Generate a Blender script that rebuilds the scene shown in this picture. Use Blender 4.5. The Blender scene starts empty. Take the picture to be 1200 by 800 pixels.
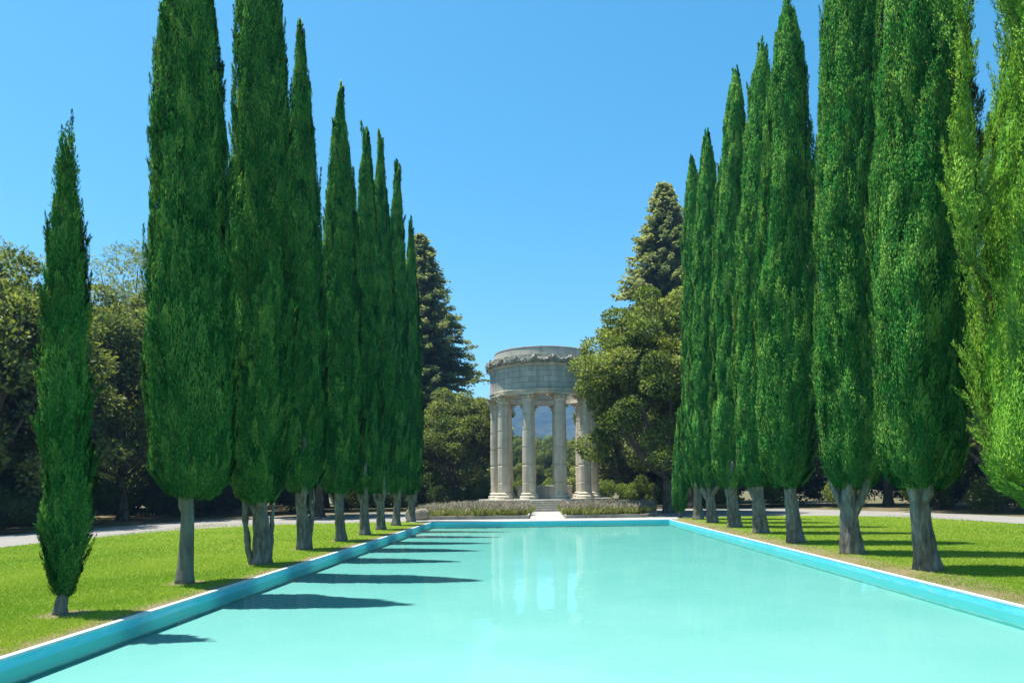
import bpy, math, random
import numpy as np
from mathutils import Vector, Matrix
R = math.radians
rng = np.random.default_rng(7)
sc = bpy.context.scene
COL = sc.collection

# ------------------------------------------------------------------ camera
cd = bpy.data.cameras.new('camera'); cam = bpy.data.objects.new('camera', cd); COL.objects.link(cam)
cd.sensor_width = 36; cd.lens = 24; cd.shift_x = -33.5/1200; cd.shift_y = 171.2/1200
cd.clip_start = .05; cd.clip_end = 9000
EYE = 1.7
cam.matrix_world = Matrix.Translation((0, 0, EYE)) @ Matrix.Rotation(R(90), 4, 'X') @ Matrix.Rotation(R(-.7), 4, 'Z')
sc.camera = cam
# ------------------------------------------------------------------ sky and sun
SUN_EL, SUN_BACK = 73.5, 12.0
w = bpy.data.worlds.new('World'); sc.world = w; w.use_nodes = True
nt = w.node_tree; nt.nodes.clear()
sky = nt.nodes.new('ShaderNodeTexSky'); sky.sky_type = 'NISHITA'; sky.sun_disc = False
sky.sun_elevation = R(SUN_EL); sky.sun_rotation = R(-(90-SUN_BACK))
sky.altitude = 600; sky.air_density = 1.0; sky.dust_density = 1.0; sky.ozone_density = 2.0
bg = nt.nodes.new('ShaderNodeBackground'); bg.inputs[1].default_value = .112
wo = nt.nodes.new('ShaderNodeOutputWorld')
hs = nt.nodes.new('ShaderNodeHueSaturation'); hs.inputs['Saturation'].default_value = 1.36; hs.inputs['Hue'].default_value = .476; nt.links.new(sky.outputs[0], hs.inputs['Color']); nt.links.new(hs.outputs[0], bg.inputs[0]); nt.links.new(bg.outputs[0], wo.inputs[0])
sd = bpy.data.lights.new('sun', 'SUN'); sd.energy = 5.0; sd.angle = R(.53); sd.color = (1, .955, .88)
sun = bpy.data.objects.new('sun', sd); COL.objects.link(sun)
tosun = Vector((-math.cos(R(SUN_BACK))*math.cos(R(SUN_EL)), math.sin(R(SUN_BACK))*math.cos(R(SUN_EL)), math.sin(R(SUN_EL))))
sun.rotation_euler = tosun.to_track_quat('Z', 'Y').to_euler(); sun.location = (-30, 10, 60)
vs = sc.view_settings
vs.view_transform = 'Standard'; vs.look = 'None'; vs.exposure = 1.0; vs.gamma = 1; vs.use_curve_mapping = False
cy = sc.cycles
cy.max_bounces = 8; cy.transparent_max_bounces = 8; cy.diffuse_bounces = 4; cy.glossy_bounces = 3; cy.volume_bounces = 0
cy.use_denoising = True; cy.caustics_reflective = False; cy.caustics_refractive = False

# ------------------------------------------------------------------ node helpers
def lin(c): return tuple(c) + (1,)
class Mat:
    def __init__(s, name):
        s.m = bpy.data.materials.new(name); s.m.use_nodes = True; s.t = s.m.node_tree; s.t.nodes.clear()
        s.out = s.n('ShaderNodeOutputMaterial')
    def n(s, typ, **kw):
        nd = s.t.nodes.new(typ)
        for k, v in kw.items(): setattr(nd, k, v)
        return nd
    def l(s, a, b): s.t.links.new(a, b)
    def inp(s, nd, i, v):
        if hasattr(v, 'links') or isinstance(v, bpy.types.NodeSocket): s.l(v, nd.inputs[i])
        else: nd.inputs[i].default_value = v
    def math(s, op, a, b=0.0, c=0.0, clamp=False):
        nd = s.n('ShaderNodeMath', operation=op, use_clamp=clamp)
        s.inp(nd, 0, a); s.inp(nd, 1, b); s.inp(nd, 2, c); return nd.outputs[0]
    def coord(s, which='Object'): return s.n('ShaderNodeTexCoord').outputs[which]
    def mapping(s, v, scale=(1,1,1), loc=(0,0,0)):
        nd = s.n('ShaderNodeMapping'); s.l(v, nd.inputs[0]); nd.inputs['Scale'].default_value = scale; nd.inputs['Location'].default_value = loc; return nd.outputs[0]
    def noise(s, v, scale, detail=4, rough=.55, out='Fac'):
        nd = s.n('ShaderNodeTexNoise'); s.l(v, nd.inputs['Vector']); nd.inputs['Scale'].default_value = scale
        nd.inputs['Detail'].default_value = detail; nd.inputs['Roughness'].default_value = rough; return nd.outputs[out]
    def ramp(s, f, stops, interp='LINEAR'):
        nd = s.n('ShaderNodeValToRGB'); s.l(f, nd.inputs[0]); cr = nd.color_ramp; cr.interpolation = interp
        while len(cr.elements) < len(stops): cr.elements.new(.5)
        for e, (p, c) in zip(cr.elements, stops):
            e.position = p; e.color = lin(c) if len(c) == 3 else c
        return nd.outputs[0]
    def mix(s, f, a, b, mode='MIX'):
        nd = s.n('ShaderNodeMix', data_type='RGBA', blend_type=mode)
        s.inp(nd, 0, f); s.inp(nd, 6, a if not isinstance(a, tuple) else lin(a)); s.inp(nd, 7, b if not isinstance(b, tuple) else lin(b)); return nd.outputs[2]
    def rng(s, f, a, b, c=0, d=1, clamp=True):
        nd = s.n('ShaderNodeMapRange', clamp=clamp); s.l(f, nd.inputs[0])
        for i, v in enumerate((a, b, c, d)): nd.inputs[i+1].default_value = v
        return nd.outputs[0]
    def bump(s, h, strength, dist=.02):
        nd = s.n('ShaderNodeBump'); s.l(h, nd.inputs['Height']); nd.inputs['Strength'].default_value = strength; nd.inputs['Distance'].default_value = dist; return nd.outputs[0]
    def pbr(s, col, rough=.8, normal=None, spec=.3):
        nd = s.n('ShaderNodeBsdfPrincipled'); s.inp(nd, 'Base Color', col if not isinstance(col, tuple) else lin(col)); s.inp(nd, 'Roughness', rough)
        nd.inputs['Specular IOR Level'].default_value = spec
        if normal is not None: s.l(normal, nd.inputs['Normal'])
        s.l(nd.outputs[0], s.out.inputs[0]); return s.m

def foliage(name, dark, mid, light, dead=None, trans=.3, scale=.6, gloss=.12, soft=.75):
    """leaf colour from the per-leaf 'tone' attribute and a broad patchiness; part of the light passes through the leaf"""
    M = Mat(name)
    at = M.n('ShaderNodeAttribute', attribute_name='tone').outputs['Fac']
    nz = M.noise(M.coord(), scale, 3)
    f = M.math('ADD', M.math('MULTIPLY', at, .75), M.math('MULTIPLY', nz, .5))
    stops = [(.22, dark), (.54, mid), (.90, light)]
    col = M.ramp(f, stops)
    if dead is not None:
        col = M.mix(M.math('GREATER_THAN', at, .985), col, dead)
    an = M.n('ShaderNodeAttribute', attribute_name='spray_normal').outputs['Vector']
    vt = M.n('ShaderNodeVectorTransform', vector_type='NORMAL', convert_from='OBJECT', convert_to='WORLD'); M.l(an, vt.inputs[0])
    ge = M.n('ShaderNodeNewGeometry'); vm = M.n('ShaderNodeMix', data_type='VECTOR'); vm.inputs[0].default_value = soft
    M.l(ge.outputs['Normal'], vm.inputs[4]); M.l(vt.outputs[0], vm.inputs[5])
    vn = M.n('ShaderNodeVectorMath', operation='NORMALIZE'); M.l(vm.outputs[1], vn.inputs[0])
    d = M.n('ShaderNodeBsdfDiffuse'); M.l(col, d.inputs[0])
    if soft: M.l(vn.outputs[0], d.inputs['Normal'])
    t = M.n('ShaderNodeBsdfTranslucent'); M.l(M.mix(1.0, col, (1.15, 1.25, .6), 'MULTIPLY'), t.inputs[0])
    g = M.n('ShaderNodeBsdfGlossy'); g.inputs['Roughness'].default_value = .5; g.inputs[0].default_value = (.8, .85, .8, 1)
    m1 = M.n('ShaderNodeMixShader'); m1.inputs[0].default_value = trans; M.l(d.outputs[0], m1.inputs[1]); M.l(t.outputs[0], m1.inputs[2])
    m2 = M.n('ShaderNodeMixShader'); m2.inputs[0].default_value = gloss*.25; M.l(m1.outputs[0], m2.inputs[1]); M.l(g.outputs[0], m2.inputs[2])
    M.l(m2.outputs[0], M.out.inputs[0]); return M.m

MT = {}
MT['cypress'] = foliage('cypress_leaf', (.005,.07,.014), (.038,.195,.036), (.22,.41,.07), (.26,.19,.10), .06, 1.6, 0)
MT['cypress_light'] = foliage('bright_cypress_leaf', (.05,.19,.014), (.13,.34,.022), (.28,.50,.05), None, .15, .8)
MT['oak'] = foliage('oak_leaf', (.045,.08,.016), (.135,.17,.040), (.30,.325,.085), None, .42, .35)
MT['oak_dark'] = foliage('dark_oak_leaf', (.045,.075,.017), (.13,.165,.042), (.28,.30,.085), None, .40, .35)
MT['oak_green'] = foliage('green_oak_leaf', (.05,.09,.014), (.145,.195,.036), (.31,.34,.08), None, .42, .35)
MT['redwood'] = foliage('redwood_needle', (.075,.115,.038), (.21,.245,.085), (.38,.39,.16), None, .48, .3)
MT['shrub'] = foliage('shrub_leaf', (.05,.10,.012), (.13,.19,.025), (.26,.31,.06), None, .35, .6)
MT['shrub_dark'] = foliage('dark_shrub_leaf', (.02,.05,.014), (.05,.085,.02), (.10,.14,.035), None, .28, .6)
MT['lavender'] = foliage('lavender_leaf', (.14,.19,.03), (.27,.30,.07), (.36,.34,.16), None, .3, 1.2, soft=.6)
MT['lavender_flower'] = foliage('lavender_flower', (.27,.23,.17), (.38,.33,.27), (.46,.41,.36), None, .25, 1.2, soft=.7)
MT['grass'] = foliage('grass_blade', (.15,.27,.012), (.235,.37,.022), (.40,.45,.06), None, .35, .35, soft=0)

def bark(name, a, b, scale=9):
    M = Mat(name); v = M.coord()
    st = M.noise(M.mapping(v, (scale, scale, scale*.22)), 1, 6, .65)
    pt = M.noise(v, 2.2, 3)
    col = M.mix(M.rng(pt, .35, .7), M.ramp(st, [(.3, tuple(x*.45 for x in a)), (.5, a), (.75, b)]), M.ramp(st, [(.35, a), (.7, b)]))
    return M.pbr(col, .9, M.bump(st, .9, .03), .15)
MT['bark'] = bark('grey_bark', (.115,.11,.09), (.28,.27,.235), 14)
MT['bark_dark'] = bark('brown_bark', (.10,.085,.06), (.22,.19,.15))
MT['bark_smooth'] = bark('pale_smooth_bark', (.14,.14,.11), (.23,.225,.185), 10)

def stone_mat(name, base, courses=False):
    M = Mat(name); v = M.coord()
    n1 = M.noise(v, 1.1, 5, .6); n2 = M.noise(v, 22, 4, .6)
    col = M.ramp(n1, [(.3, tuple(x*.74 for x in base)), (.55, base), (.8, tuple(min(1, x*1.12) for x in base))])
    st = M.noise(M.mapping(v, (3.2, 3.2, .22)), 1, 4)                     # rain streaks down the stone
    col = M.mix(M.rng(st, .48, .68, 0, .6), col, tuple(x*.5 for x in base))
    h = n2
    if courses:
        sp = M.n('ShaderNodeSeparateXYZ'); M.l(v, sp.inputs[0])
        ang = M.math('MULTIPLY', M.math('ARCTAN2', sp.outputs[1], sp.outputs[0]), 4.4)
        cb = M.n('ShaderNodeCombineXYZ'); M.l(ang, cb.inputs[0]); M.l(M.math('SUBTRACT', sp.outputs[2], 8.56), cb.inputs[1])
        br = M.n('ShaderNodeTexBrick'); M.l(cb.outputs[0], br.inputs[0]); br.inputs['Scale'].default_value = 1
        br.inputs['Brick Width'].default_value = 1.15; br.inputs['Row Height'].default_value = .44; br.inputs['Mortar Size'].default_value = .016
        br.inputs['Color1'].default_value = (.86,.86,.86,1); br.inputs['Color2'].default_value = (1.05,1.05,1.05,1); br.inputs['Mortar'].default_value = (.5,.5,.5,1)
        col = M.mix(1.0, col, br.outputs[0], 'MULTIPLY')
        h = M.math('ADD', M.math('MULTIPLY', n2, .3), M.math('MULTIPLY', M.math('SUBTRACT', 1.0, br.outputs['Fac']), 1.0))
    return M.pbr(col, .85, M.bump(h, .5, .03), .2)
MT['stone'] = stone_mat('temple_stone', (.64,.58,.45))
MT['stone_drum'] = stone_mat('temple_block_stone', (.50,.475,.39), True)
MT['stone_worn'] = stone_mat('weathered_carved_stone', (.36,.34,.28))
MT['stone_step'] = stone_mat('step_stone', (.40,.385,.33))
MT['rock'] = stone_mat('rough_rock', (.27,.24,.18))

# ------------------------------------------------------------------ geometry helpers
class Geo:
    def __init__(s): s.v = []; s.f = []; s.n = 0; s.tone = []; s.nr = []
    def add(s, v, faces, tone=None, nr=None):
        v = np.asarray(v, float).reshape(-1, 3)
        for fa in (faces if isinstance(faces, list) else [faces]):
            s.f.append(np.asarray(fa, np.int64) + s.n)
        s.v.append(v); s.n += len(v)
        s.nr.append(np.zeros((len(v), 3)) if nr is None else np.broadcast_to(nr, (len(v), 3)).astype(float))
        s.tone.append(np.full(len(v), .5) if tone is None else np.broadcast_to(tone, (len(v),)).astype(float))
    def merge(s, o, M=None):
        v = np.concatenate(o.v)
        if M is not None: v = v @ np.array(M.to_3x3()).T + np.array(M.translation)
        off = s.n; s.v.append(v); s.n += len(v); s.f += [f+off for f in o.f]; s.tone += o.tone; s.nr += o.nr
    def build(s, name, mat, parent=None, smooth=False, loc=None):
        v = np.concatenate(s.v); me = bpy.data.meshes.new(name)
        loops = np.concatenate([f.ravel() for f in s.f]); sizes = np.concatenate([np.full(len(f), f.shape[1]) for f in s.f])
        me.vertices.add(len(v)); me.vertices.foreach_set('co', v.astype(np.float32).ravel())
        me.loops.add(len(loops)); me.loops.foreach_set('vertex_index', loops.astype(np.int32))
        me.polygons.add(len(sizes)); me.polygons.foreach_set('loop_start', (np.cumsum(sizes)-sizes).astype(np.int32))
        me.polygons.foreach_set('use_smooth', np.full(len(sizes), smooth))
        a = me.attributes.new('tone', 'FLOAT', 'POINT'); a.data.foreach_set('value', np.concatenate(s.tone).astype(np.float32))
        if any(np.any(q) for q in s.nr):
            a = me.attributes.new('spray_normal', 'FLOAT_VECTOR', 'POINT'); a.data.foreach_set('vector', np.concatenate(s.nr).astype(np.float32).ravel())
        me.update(calc_edges=True); me.validate()
        me.materials.append(MT[mat] if isinstance(mat, str) else mat)
        o = bpy.data.objects.new(name, me); COL.objects.link(o)
        if parent is not None: o.parent = parent
        if loc is not None: o.location = loc
        return o
def tag(o, label=None, cat=None, group=None, kind=None):
    if label: o['label'] = label
    if cat: o['category'] = cat
    if group: o['group'] = group
    if kind: o['kind'] = kind
    return o
def empty(name, loc, rz=0):
    o = bpy.data.objects.new(name, None); COL.objects.link(o); o.location = loc; o.rotation_euler = (0, 0, rz); o.empty_display_size = .3; return o
def copy_tree(o, parent=None):
    c = o.copy(); COL.objects.link(c)
    if parent is not None: c.parent = parent
    for ch in list(o.children): copy_tree(ch, c)
    return c

def nrm(a): return a/np.maximum(np.linalg.norm(a, axis=-1, keepdims=True), 1e-9)
def kites(G, P, D, L, W, tone, face=None, fj=.6, nr=None):
    """one pointed leaf (a four-cornered blade) per row: P root, D direction; its flat side looks roughly along 'face'"""
    N = len(P); D = nrm(D); r = rng.normal(size=(N, 3))
    nvec = r if face is None else nrm(face) + fj*r*.6
    S = nrm(np.cross(D, nvec)); L = np.broadcast_to(L, (N,))[:, None]; W = np.broadcast_to(W, (N,))[:, None]
    bend = nrm(np.cross(S, D))*L*.10
    V = np.stack([P, P+D*L*.45+S*W*.5+bend, P+D*L, P+D*L*.45-S*W*.5+bend], 1).reshape(-1, 3)
    G.add(V, np.arange(N*4).reshape(N, 4), np.repeat(np.broadcast_to(tone, (N,)), 4), None if nr is None else np.repeat(nrm(nr), 4, 0))
def grid_faces(nu, nv, close=True):
    i = np.arange(nu-1)[:, None]; j = np.arange(nv if close else nv-1)[None]; j2 = (j+1) % nv
    return np.stack([i*nv+j, i*nv+j2, (i+1)*nv+j2, (i+1)*nv+j], -1).reshape(-1, 4)
def lathe(G, prof, n=48, mod=None, cap=False, tone=None, c=(0,0), a0=0, a1=None):
    th = np.linspace(0, 2*np.pi, n, endpoint=False) if a1 is None else np.linspace(a0, a1, n)
    r = np.array([p[0] for p in prof])[:, None]; z = np.array([p[1] for p in prof])[:, None]
    rr = r*np.ones((1, n))
    if mod is not None: rr = mod(rr, th[None], z)
    V = np.stack([c[0]+rr*np.cos(th), c[1]+rr*np.sin(th), z*np.ones((1, n))], -1).reshape(-1, 3)
    F = [grid_faces(len(prof), n, a1 is None)]
    if cap: F += [np.arange(n)[::-1][None], ((len(prof)-1)*n+np.arange(n))[None]]
    G.add(V, F, tone)
def tube(G, pts, rad, n=9, wob=0, seed=0, tone=None):
    pts = np.asarray(pts, float); K = len(pts)
    T = nrm(np.gradient(pts, axis=0)); up = np.where(np.abs(T[:, 2:3]) > .9, np.array([[1., 0, 0]]), np.array([[0, 0, 1.]]))
    A = nrm(np.cross(T, up)); 
    for k in range(1, K):
        a = A[k-1]-T[k]*np.dot(A[k-1], T[k]); A[k] = a/max(np.linalg.norm(a), 1e-6)
    B = np.cross(T, A); th = np.linspace(0, 2*np.pi, n, endpoint=False)
    rr = np.asarray(rad, float)[:, None]*np.ones((1, n))
    if wob:
        rs = np.random.default_rng(seed); ph = rs.uniform(0, 6.3, 4); k = np.arange(K)[:, None]
        rr = rr*(1+wob*(np.sin(3*th+ph[0]+.15*k)+.7*np.sin(5*th+ph[1]-.12*k)+.5*np.sin(8*th+ph[2]+.2*k)+.4*np.sin(.9*k+ph[3])))
    V = pts[:, None]+rr[..., None]*(np.cos(th)[None, :, None]*A[:, None]+np.sin(th)[None, :, None]*B[:, None])
    G.add(V.reshape(-1, 3), [grid_faces(K, n), np.arange(n)[::-1][None], ((K-1)*n+np.arange(n))[None]], tone)
def box(G, x0, x1, y0, y1, z0, z1):
    V = [(x, y, z) for z in (z0, z1) for y in (y0, y1) for x in (x0, x1)]
    G.add(V, np.array([(0,2,3,1), (4,5,7,6), (0,1,5,4), (2,6,7,3), (0,4,6,2), (1,3,7,5)]))
def slab(G, poly, z0, z1):
    n = len(poly); V = [(x, y, z1) for x, y in poly] + [(x, y, z0) for x, y in poly]
    i = np.arange(n); j = (i+1) % n
    G.add(V, [i[None], np.stack([i, i+n, j+n, j], 1)])
def fbm(P, seed, scale, octv=4):
    rs = np.random.default_rng(seed); out = 0; amp = 1; tot = 0
    for o in range(octv):
        k = rs.normal(size=(7, P.shape[-1])); k = k/np.linalg.norm(k, axis=1, keepdims=True)*scale*2**o*rs.uniform(.6, 1.4, (7, 1)); ph = rs.uniform(0, 6.28, 7)
        out = out+amp*np.sin(P@k.T+ph).sum(-1)/3.2; tot += amp; amp *= .5
    return out/tot

# ------------------------------------------------------------------ setting: ground, lawn, paths, pool
PX0, PX1, PY0, PY1, WZ, FZ = -5.60, 6.55, 2.0, 34.9, -.14, -.32
def sheet(name, xs, ys, hole, z, mat):
    G = Geo(); xs = np.array(xs, float); ys = np.array(ys, float)
    X, Y = np.meshgrid(xs, ys); V = np.stack([X, Y, np.full_like(X, z)], -1).reshape(-1, 3); F = []
    for j in range(len(ys)-1):
        for i in range(len(xs)-1):
            cx, cy_ = (xs[i]+xs[i+1])/2, (ys[j]+ys[j+1])/2
            if hole and hole[0] < cx < hole[1] and hole[2] < cy_ < hole[3]: continue
            a = j*len(xs)+i; F.append((a, a+1, a+1+len(xs), a+len(xs)))
    G.add(V, np.array(F)); return tag(G.build(name, mat), kind='structure')
M = Mat('woodland_floor'); v = M.coord()
n1 = M.noise(v, .35, 5); n2 = M.noise(v, 9, 5, .7)
col = M.mix(M.rng(n1, .4, .62), M.ramp(n2, [(.3, (.10,.075,.045)), (.7, (.26,.20,.13))]), M.ramp(n2, [(.3, (.05,.07,.02)), (.7, (.13,.14,.05))]))
MT['duff'] = M.pbr(col, .95, M.bump(n2, .7, .05), .1)
sheet('ground', [-4000,-400,-60,PX0-.1,PX1+.1,60,400,4000], [-3000,-300,PY0-.1,PY1+.1,80,400,5000], (PX0-.1,PX1+.1,PY0-.1,PY1+.1), -.03, 'duff')
M = Mat('pale_gravel'); v = M.coord()
n2 = M.noise(v, 28, 5, .7); n1 = M.noise(v, .6, 4)
col = M.mix(M.rng(n1, .35, .7, 0, .6), M.ramp(n2, [(.3, (.18,.17,.15)), (.65, (.33,.315,.29))]), M.ramp(n2, [(.3, (.14,.13,.11)), (.65, (.27,.255,.23))]))
MT['gravel'] = M.pbr(col, .95, M.bump(n2, .6, .02), .1)
def oval(pts, n=14):
    """closed smooth outline through the points (Catmull-Rom)"""
    P = np.array(pts, float); out = []
    for i in range(len(P)):
        a, b, c, d = P[i-1], P[i], P[(i+1) % len(P)], P[(i+2) % len(P)]
        for t in np.linspace(0, 1, n, endpoint=False):
            out.append(.5*((2*b)+(c-a)*t+(2*a-5*b+4*c-d)*t*t+(-a+3*b-3*c+d)*t**3))
    return np.array(out)
G = Geo()
def curve(pts, n=10):
    P = np.array(pts, float); Q = np.vstack([2*P[0]-P[1], P, 2*P[-1]-P[-2]]); out = []
    for i in range(1, len(Q)-2):
        for t in np.linspace(0, 1, n, endpoint=False):
            a, b, c, d = Q[i-1:i+3]; out.append(.5*((2*b)+(c-a)*t+(2*a-5*b+4*c-d)*t*t+(-a+3*b-3*c+d)*t**3))
    out.append(P[-1]); return np.array(out)
def band(G, A, B, z):
    n = len(A); V = np.vstack([np.c_[A, np.full(n, z)], np.c_[B, np.full(n, z)]]); i = np.arange(n-1)
    G.add(V, np.stack([i, i+n, i+n+1, i+1], 1))
# the loop path: from beside the camera along both lawns and across before the temple
inner = curve([(-17.6,-14),(-17.6,8),(-17.5,20),(-17.2,26),(-16.2,31),(-13.4,34.6),(-8.0,36.0),(-6,36.6),(0,36.7),(7.2,37.2),(11,37.6),(15,37.6),(17.6,35.5),(19.2,31),(19.6,26),(19.8,16),(20,6),(20,-14)])
outer = curve([(-22.4,-14),(-22.4,8),(-22.6,20),(-22.8,26),(-21.8,33),(-20.8,41),(-14,49.5),(-6,51.5),(0,52),(7.2,52),(11,51.6),(16,51),(20.4,44),(23.2,36),(24,28),(24.4,16),(24.6,6),(24.6,-14)])
band(G, inner, outer, -.018); tag(G.build('gravel_path', 'gravel'), kind='structure')

TREES = [(-6.8,9.72),(-6.7,12.86),(-6.61,16.04),(-6.97,19.89),(-6.79,23.08),(-6.70,26.01),(-6.84,29.24),(-6.88,32.58),(7.6,13.42),(7.61,16.74),(7.55,20.16),(7.86,24.3),(7.94,28.0),(7.9,31.44),(8.01,34.83),(7.72,9.35)]
M = Mat('mown_lawn'); v = M.coord('Object')
n1 = M.noise(v, .55, 4); n2 = M.noise(v, 45, 4, .7); n3 = M.noise(v, 4, 5, .65)
gcol = M.mix(M.rng(n1, .35, .66), M.ramp(n2, [(.3, (.075,.15,.008)), (.7, (.17,.27,.016))]), M.ramp(n2, [(.3, (.10,.16,.012)), (.7, (.22,.28,.03))]))
sp = M.n('ShaderNodeSeparateXYZ'); M.l(v, sp.inputs[0])
dl = M.math('SUBTRACT', PX0-.12, sp.outputs[0]); dr = M.math('SUBTRACT', sp.outputs[0], PX1+.12)
wl = M.rng(dl, 0, .75, 1, 0); wr = M.rng(dr, .2, 2.0, 1, 0)
sidel = M.rng(sp.outputs[0], -1, 1); 
wear = M.math('ADD', M.math('MULTIPLY', wl, M.math('SUBTRACT', 1.0, sidel)), M.math('MULTIPLY', wr, sidel))
near = None                                                          # bare earth round each trunk
for tx, ty in TREES:
    vd = M.n('ShaderNodeVectorMath', operation='DISTANCE'); M.l(v, vd.inputs[0]); vd.inputs[1].default_value = (tx, ty, 0)
    near = vd.outputs['Value'] if near is None else M.math('MINIMUM', near, vd.outputs['Value'])
wear = M.math('MAXIMUM', wear, M.rng(near, .20, .60, 1, 0))
soil = M.rng(M.math('ADD', M.math('MULTIPLY', wear, .62), n3), .82, .98)
scol = M.ramp(n2, [(.3, (.14,.11,.05)), (.7, (.29,.24,.13))])
MT['lawn'] = M.pbr(M.mix(soil, gcol, scol), .95, M.bump(M.math('ADD', n2, n3), .8, .03), .1)
def lawn_edge(side): 
    return [p for p in inner if (p[0] < PX0-.1 if side < 0 else p[0] > PX1+.1)]
for side in (-1, 1):
    e = np.array(lawn_edge(side)); xi = PX0-.1 if side < 0 else PX1+.1
    top = 35.6 if side < 0 else 36.6
    e = e[(e[:, 1] < 36.5) | (np.abs(e[:, 0]) > 8)]
    G = Geo(); a = np.c_[np.full(len(e), xi), np.clip(e[:, 1], -14, top)]
    band(G, *( (a, e) if side > 0 else (e, a)), -.010); tag(G.build('lawn', 'lawn'), kind='structure')
# grass blades on the part of the lawns near the pool
def blades(side, n):
    P = []
    while sum(len(p) for p in P) < n:
        d = 5.0/np.sqrt(rng.uniform(.019, 1, 60000)); 
        x = (rng.uniform(-17.4, PX0-.13, 60000) if side < 0 else rng.uniform(PX1+.13, 19.5, 60000))
        ok = (np.abs(x) < d*1.15) & (d < 36)
        P.append(np.c_[x, d][ok])
    P = np.concatenate(P)[:n]; x, y = P.T
    edge = np.where(side < 0, (PX0-.12-x)/.5, (x-PX1-.12)/1.6); th = fbm(P, 5, 3.0)
    td = np.min([np.hypot(x-a, y-b) for a, b in TREES], 0); edge = np.minimum(edge, (td-.15)/.4)
    keep = rng.uniform(size=len(x)) < np.clip(edge*.8+.2+.5*th, .05, 1); P = P[keep]; n = len(P); sc_ = np.clip(P[:, 1]/12, .8, 2.2)
    D = np.c_[rng.normal(0, .55, (n, 2)), np.ones(n)]
    G = Geo(); kites(G, np.c_[P, np.full(n, -.012)], D, rng.uniform(.025, .055, n)*sc_**.3, .007*sc_, rng.uniform(0, 1, n)*.7+.1+.4*fbm(P, 9, .8)+.2*fbm(P, 31, 3.0)); return G
for side in (-1, 1):
    o = blades(side, 240000).build('grass', 'grass')
    tag(o, 'short sunlit grass on the lawn left of the pool' if side < 0 else 'short grass barred with shadows on the lawn right of the pool', 'grass', kind='stuff')

# pool
M = Mat('pool_paint'); v = M.coord()
n1 = M.noise(v, .5, 5); n2 = M.noise(M.mapping(v, (1.2, 6, 1)), 2.2, 5, .7); n3 = M.noise(v, 14, 2)
col = M.mix(M.rng(n1, .35, .7), (.16,.405,.38), (.195,.435,.41))
col = M.mix(M.rng(n2, .56, .75, 0, .22), col, (.125,.37,.34))
col = M.mix(M.rng(n3, .73, .78, 0, .3), col, (.15,.45,.4))
MT['pool_floor'] = M.pbr(col, .7, None, .2)
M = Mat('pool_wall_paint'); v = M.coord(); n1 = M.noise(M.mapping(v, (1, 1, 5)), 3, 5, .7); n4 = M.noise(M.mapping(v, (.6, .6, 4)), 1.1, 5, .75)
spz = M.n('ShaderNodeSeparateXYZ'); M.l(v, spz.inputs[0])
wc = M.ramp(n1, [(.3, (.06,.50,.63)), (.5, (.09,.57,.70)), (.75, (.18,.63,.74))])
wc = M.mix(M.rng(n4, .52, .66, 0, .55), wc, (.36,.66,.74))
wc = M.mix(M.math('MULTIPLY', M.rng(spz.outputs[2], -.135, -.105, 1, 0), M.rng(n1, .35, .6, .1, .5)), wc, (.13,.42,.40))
wc = M.mix(M.math('LESS_THAN', spz.outputs[2], -.143), wc, (.13,.52,.48))  # below the waterline: water tint and wall reflection painted into the colour
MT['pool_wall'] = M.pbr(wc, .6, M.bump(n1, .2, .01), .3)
M = Mat('white_rim_paint'); v = M.coord(); n1 = M.noise(v, 5, 5, .7)
MT['rim'] = M.pbr(M.ramp(n1, [(.3, (.38,.46,.48)), (.55, (.52,.60,.62)), (.8, (.62,.66,.66))]), .7, M.bump(n1, .2, .01), .3)
G = Geo(); G.add([(PX0,PY0,FZ),(PX1,PY0,FZ),(PX1,PY1,FZ),(PX0,PY1,FZ)], np.array([[0,1,2,3]])); tag(G.build('pool_floor', 'pool_floor'), kind='structure')
def ringwall(G, e0, e1, z0, z1):
    a = [(PX0-e1,PY0-e1),(PX1+e1,PY0-e1),(PX1+e1,PY1+e1),(PX0-e1,PY1+e1)]; b = [(PX0-e0,PY0-e0),(PX1+e0,PY0-e0),(PX1+e0,PY1+e0),(PX0-e0,PY1+e0)]
    V = [(x,y,z1) for x,y in a]+[(x,y,z1) for x,y in b]+[(x,y,z0) for x,y in a]+[(x,y,z0) for x,y in b]
    F = []
    for i in range(4):
        j = (i+1) % 4; F += [(i,j,4+j,4+i), (8+i,12+i,12+j,8+j), (4+i,4+j,12+j,12+i), (i,8+i,8+j,j)]
    G.add(V, np.array(F))
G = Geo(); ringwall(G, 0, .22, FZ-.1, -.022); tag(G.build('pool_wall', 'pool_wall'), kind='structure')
G = Geo(); ringwall(G, -.003, .085, -.022, .004); tag(G.build('pool_rim', 'rim'), kind='structure')
M = Mat('pool_water'); v = M.coord()
h = M.math('ADD', M.math('MULTIPLY', M.noise(M.mapping(v, (1.0, .55, 1)), 2.4, 3, .5), 1.0), M.math('MULTIPLY', M.noise(M.mapping(v, (1, .6, 1)), 11, 2, .5), .16))
bp = M.bump(h, .085, .05)
fr = M.n('ShaderNodeFresnel'); fr.inputs[0].default_value = 1.33; M.l(bp, fr.inputs['Normal'])
gl = M.n('ShaderNodeBsdfGlossy'); gl.inputs['Roughness'].default_value = .03; gl.inputs[0].default_value = (1,1,1,1); M.l(bp, gl.inputs['Normal'])
tr = M.n('ShaderNodeBsdfTransparent'); lw = M.n('ShaderNodeLayerWeight'); lw.inputs[0].default_value = .5; M.l(M.mix(M.rng(lw.outputs['Facing'], .72, .97), (.96,.99,.985), (.56,.92,.875)), tr.inputs[0])
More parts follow.
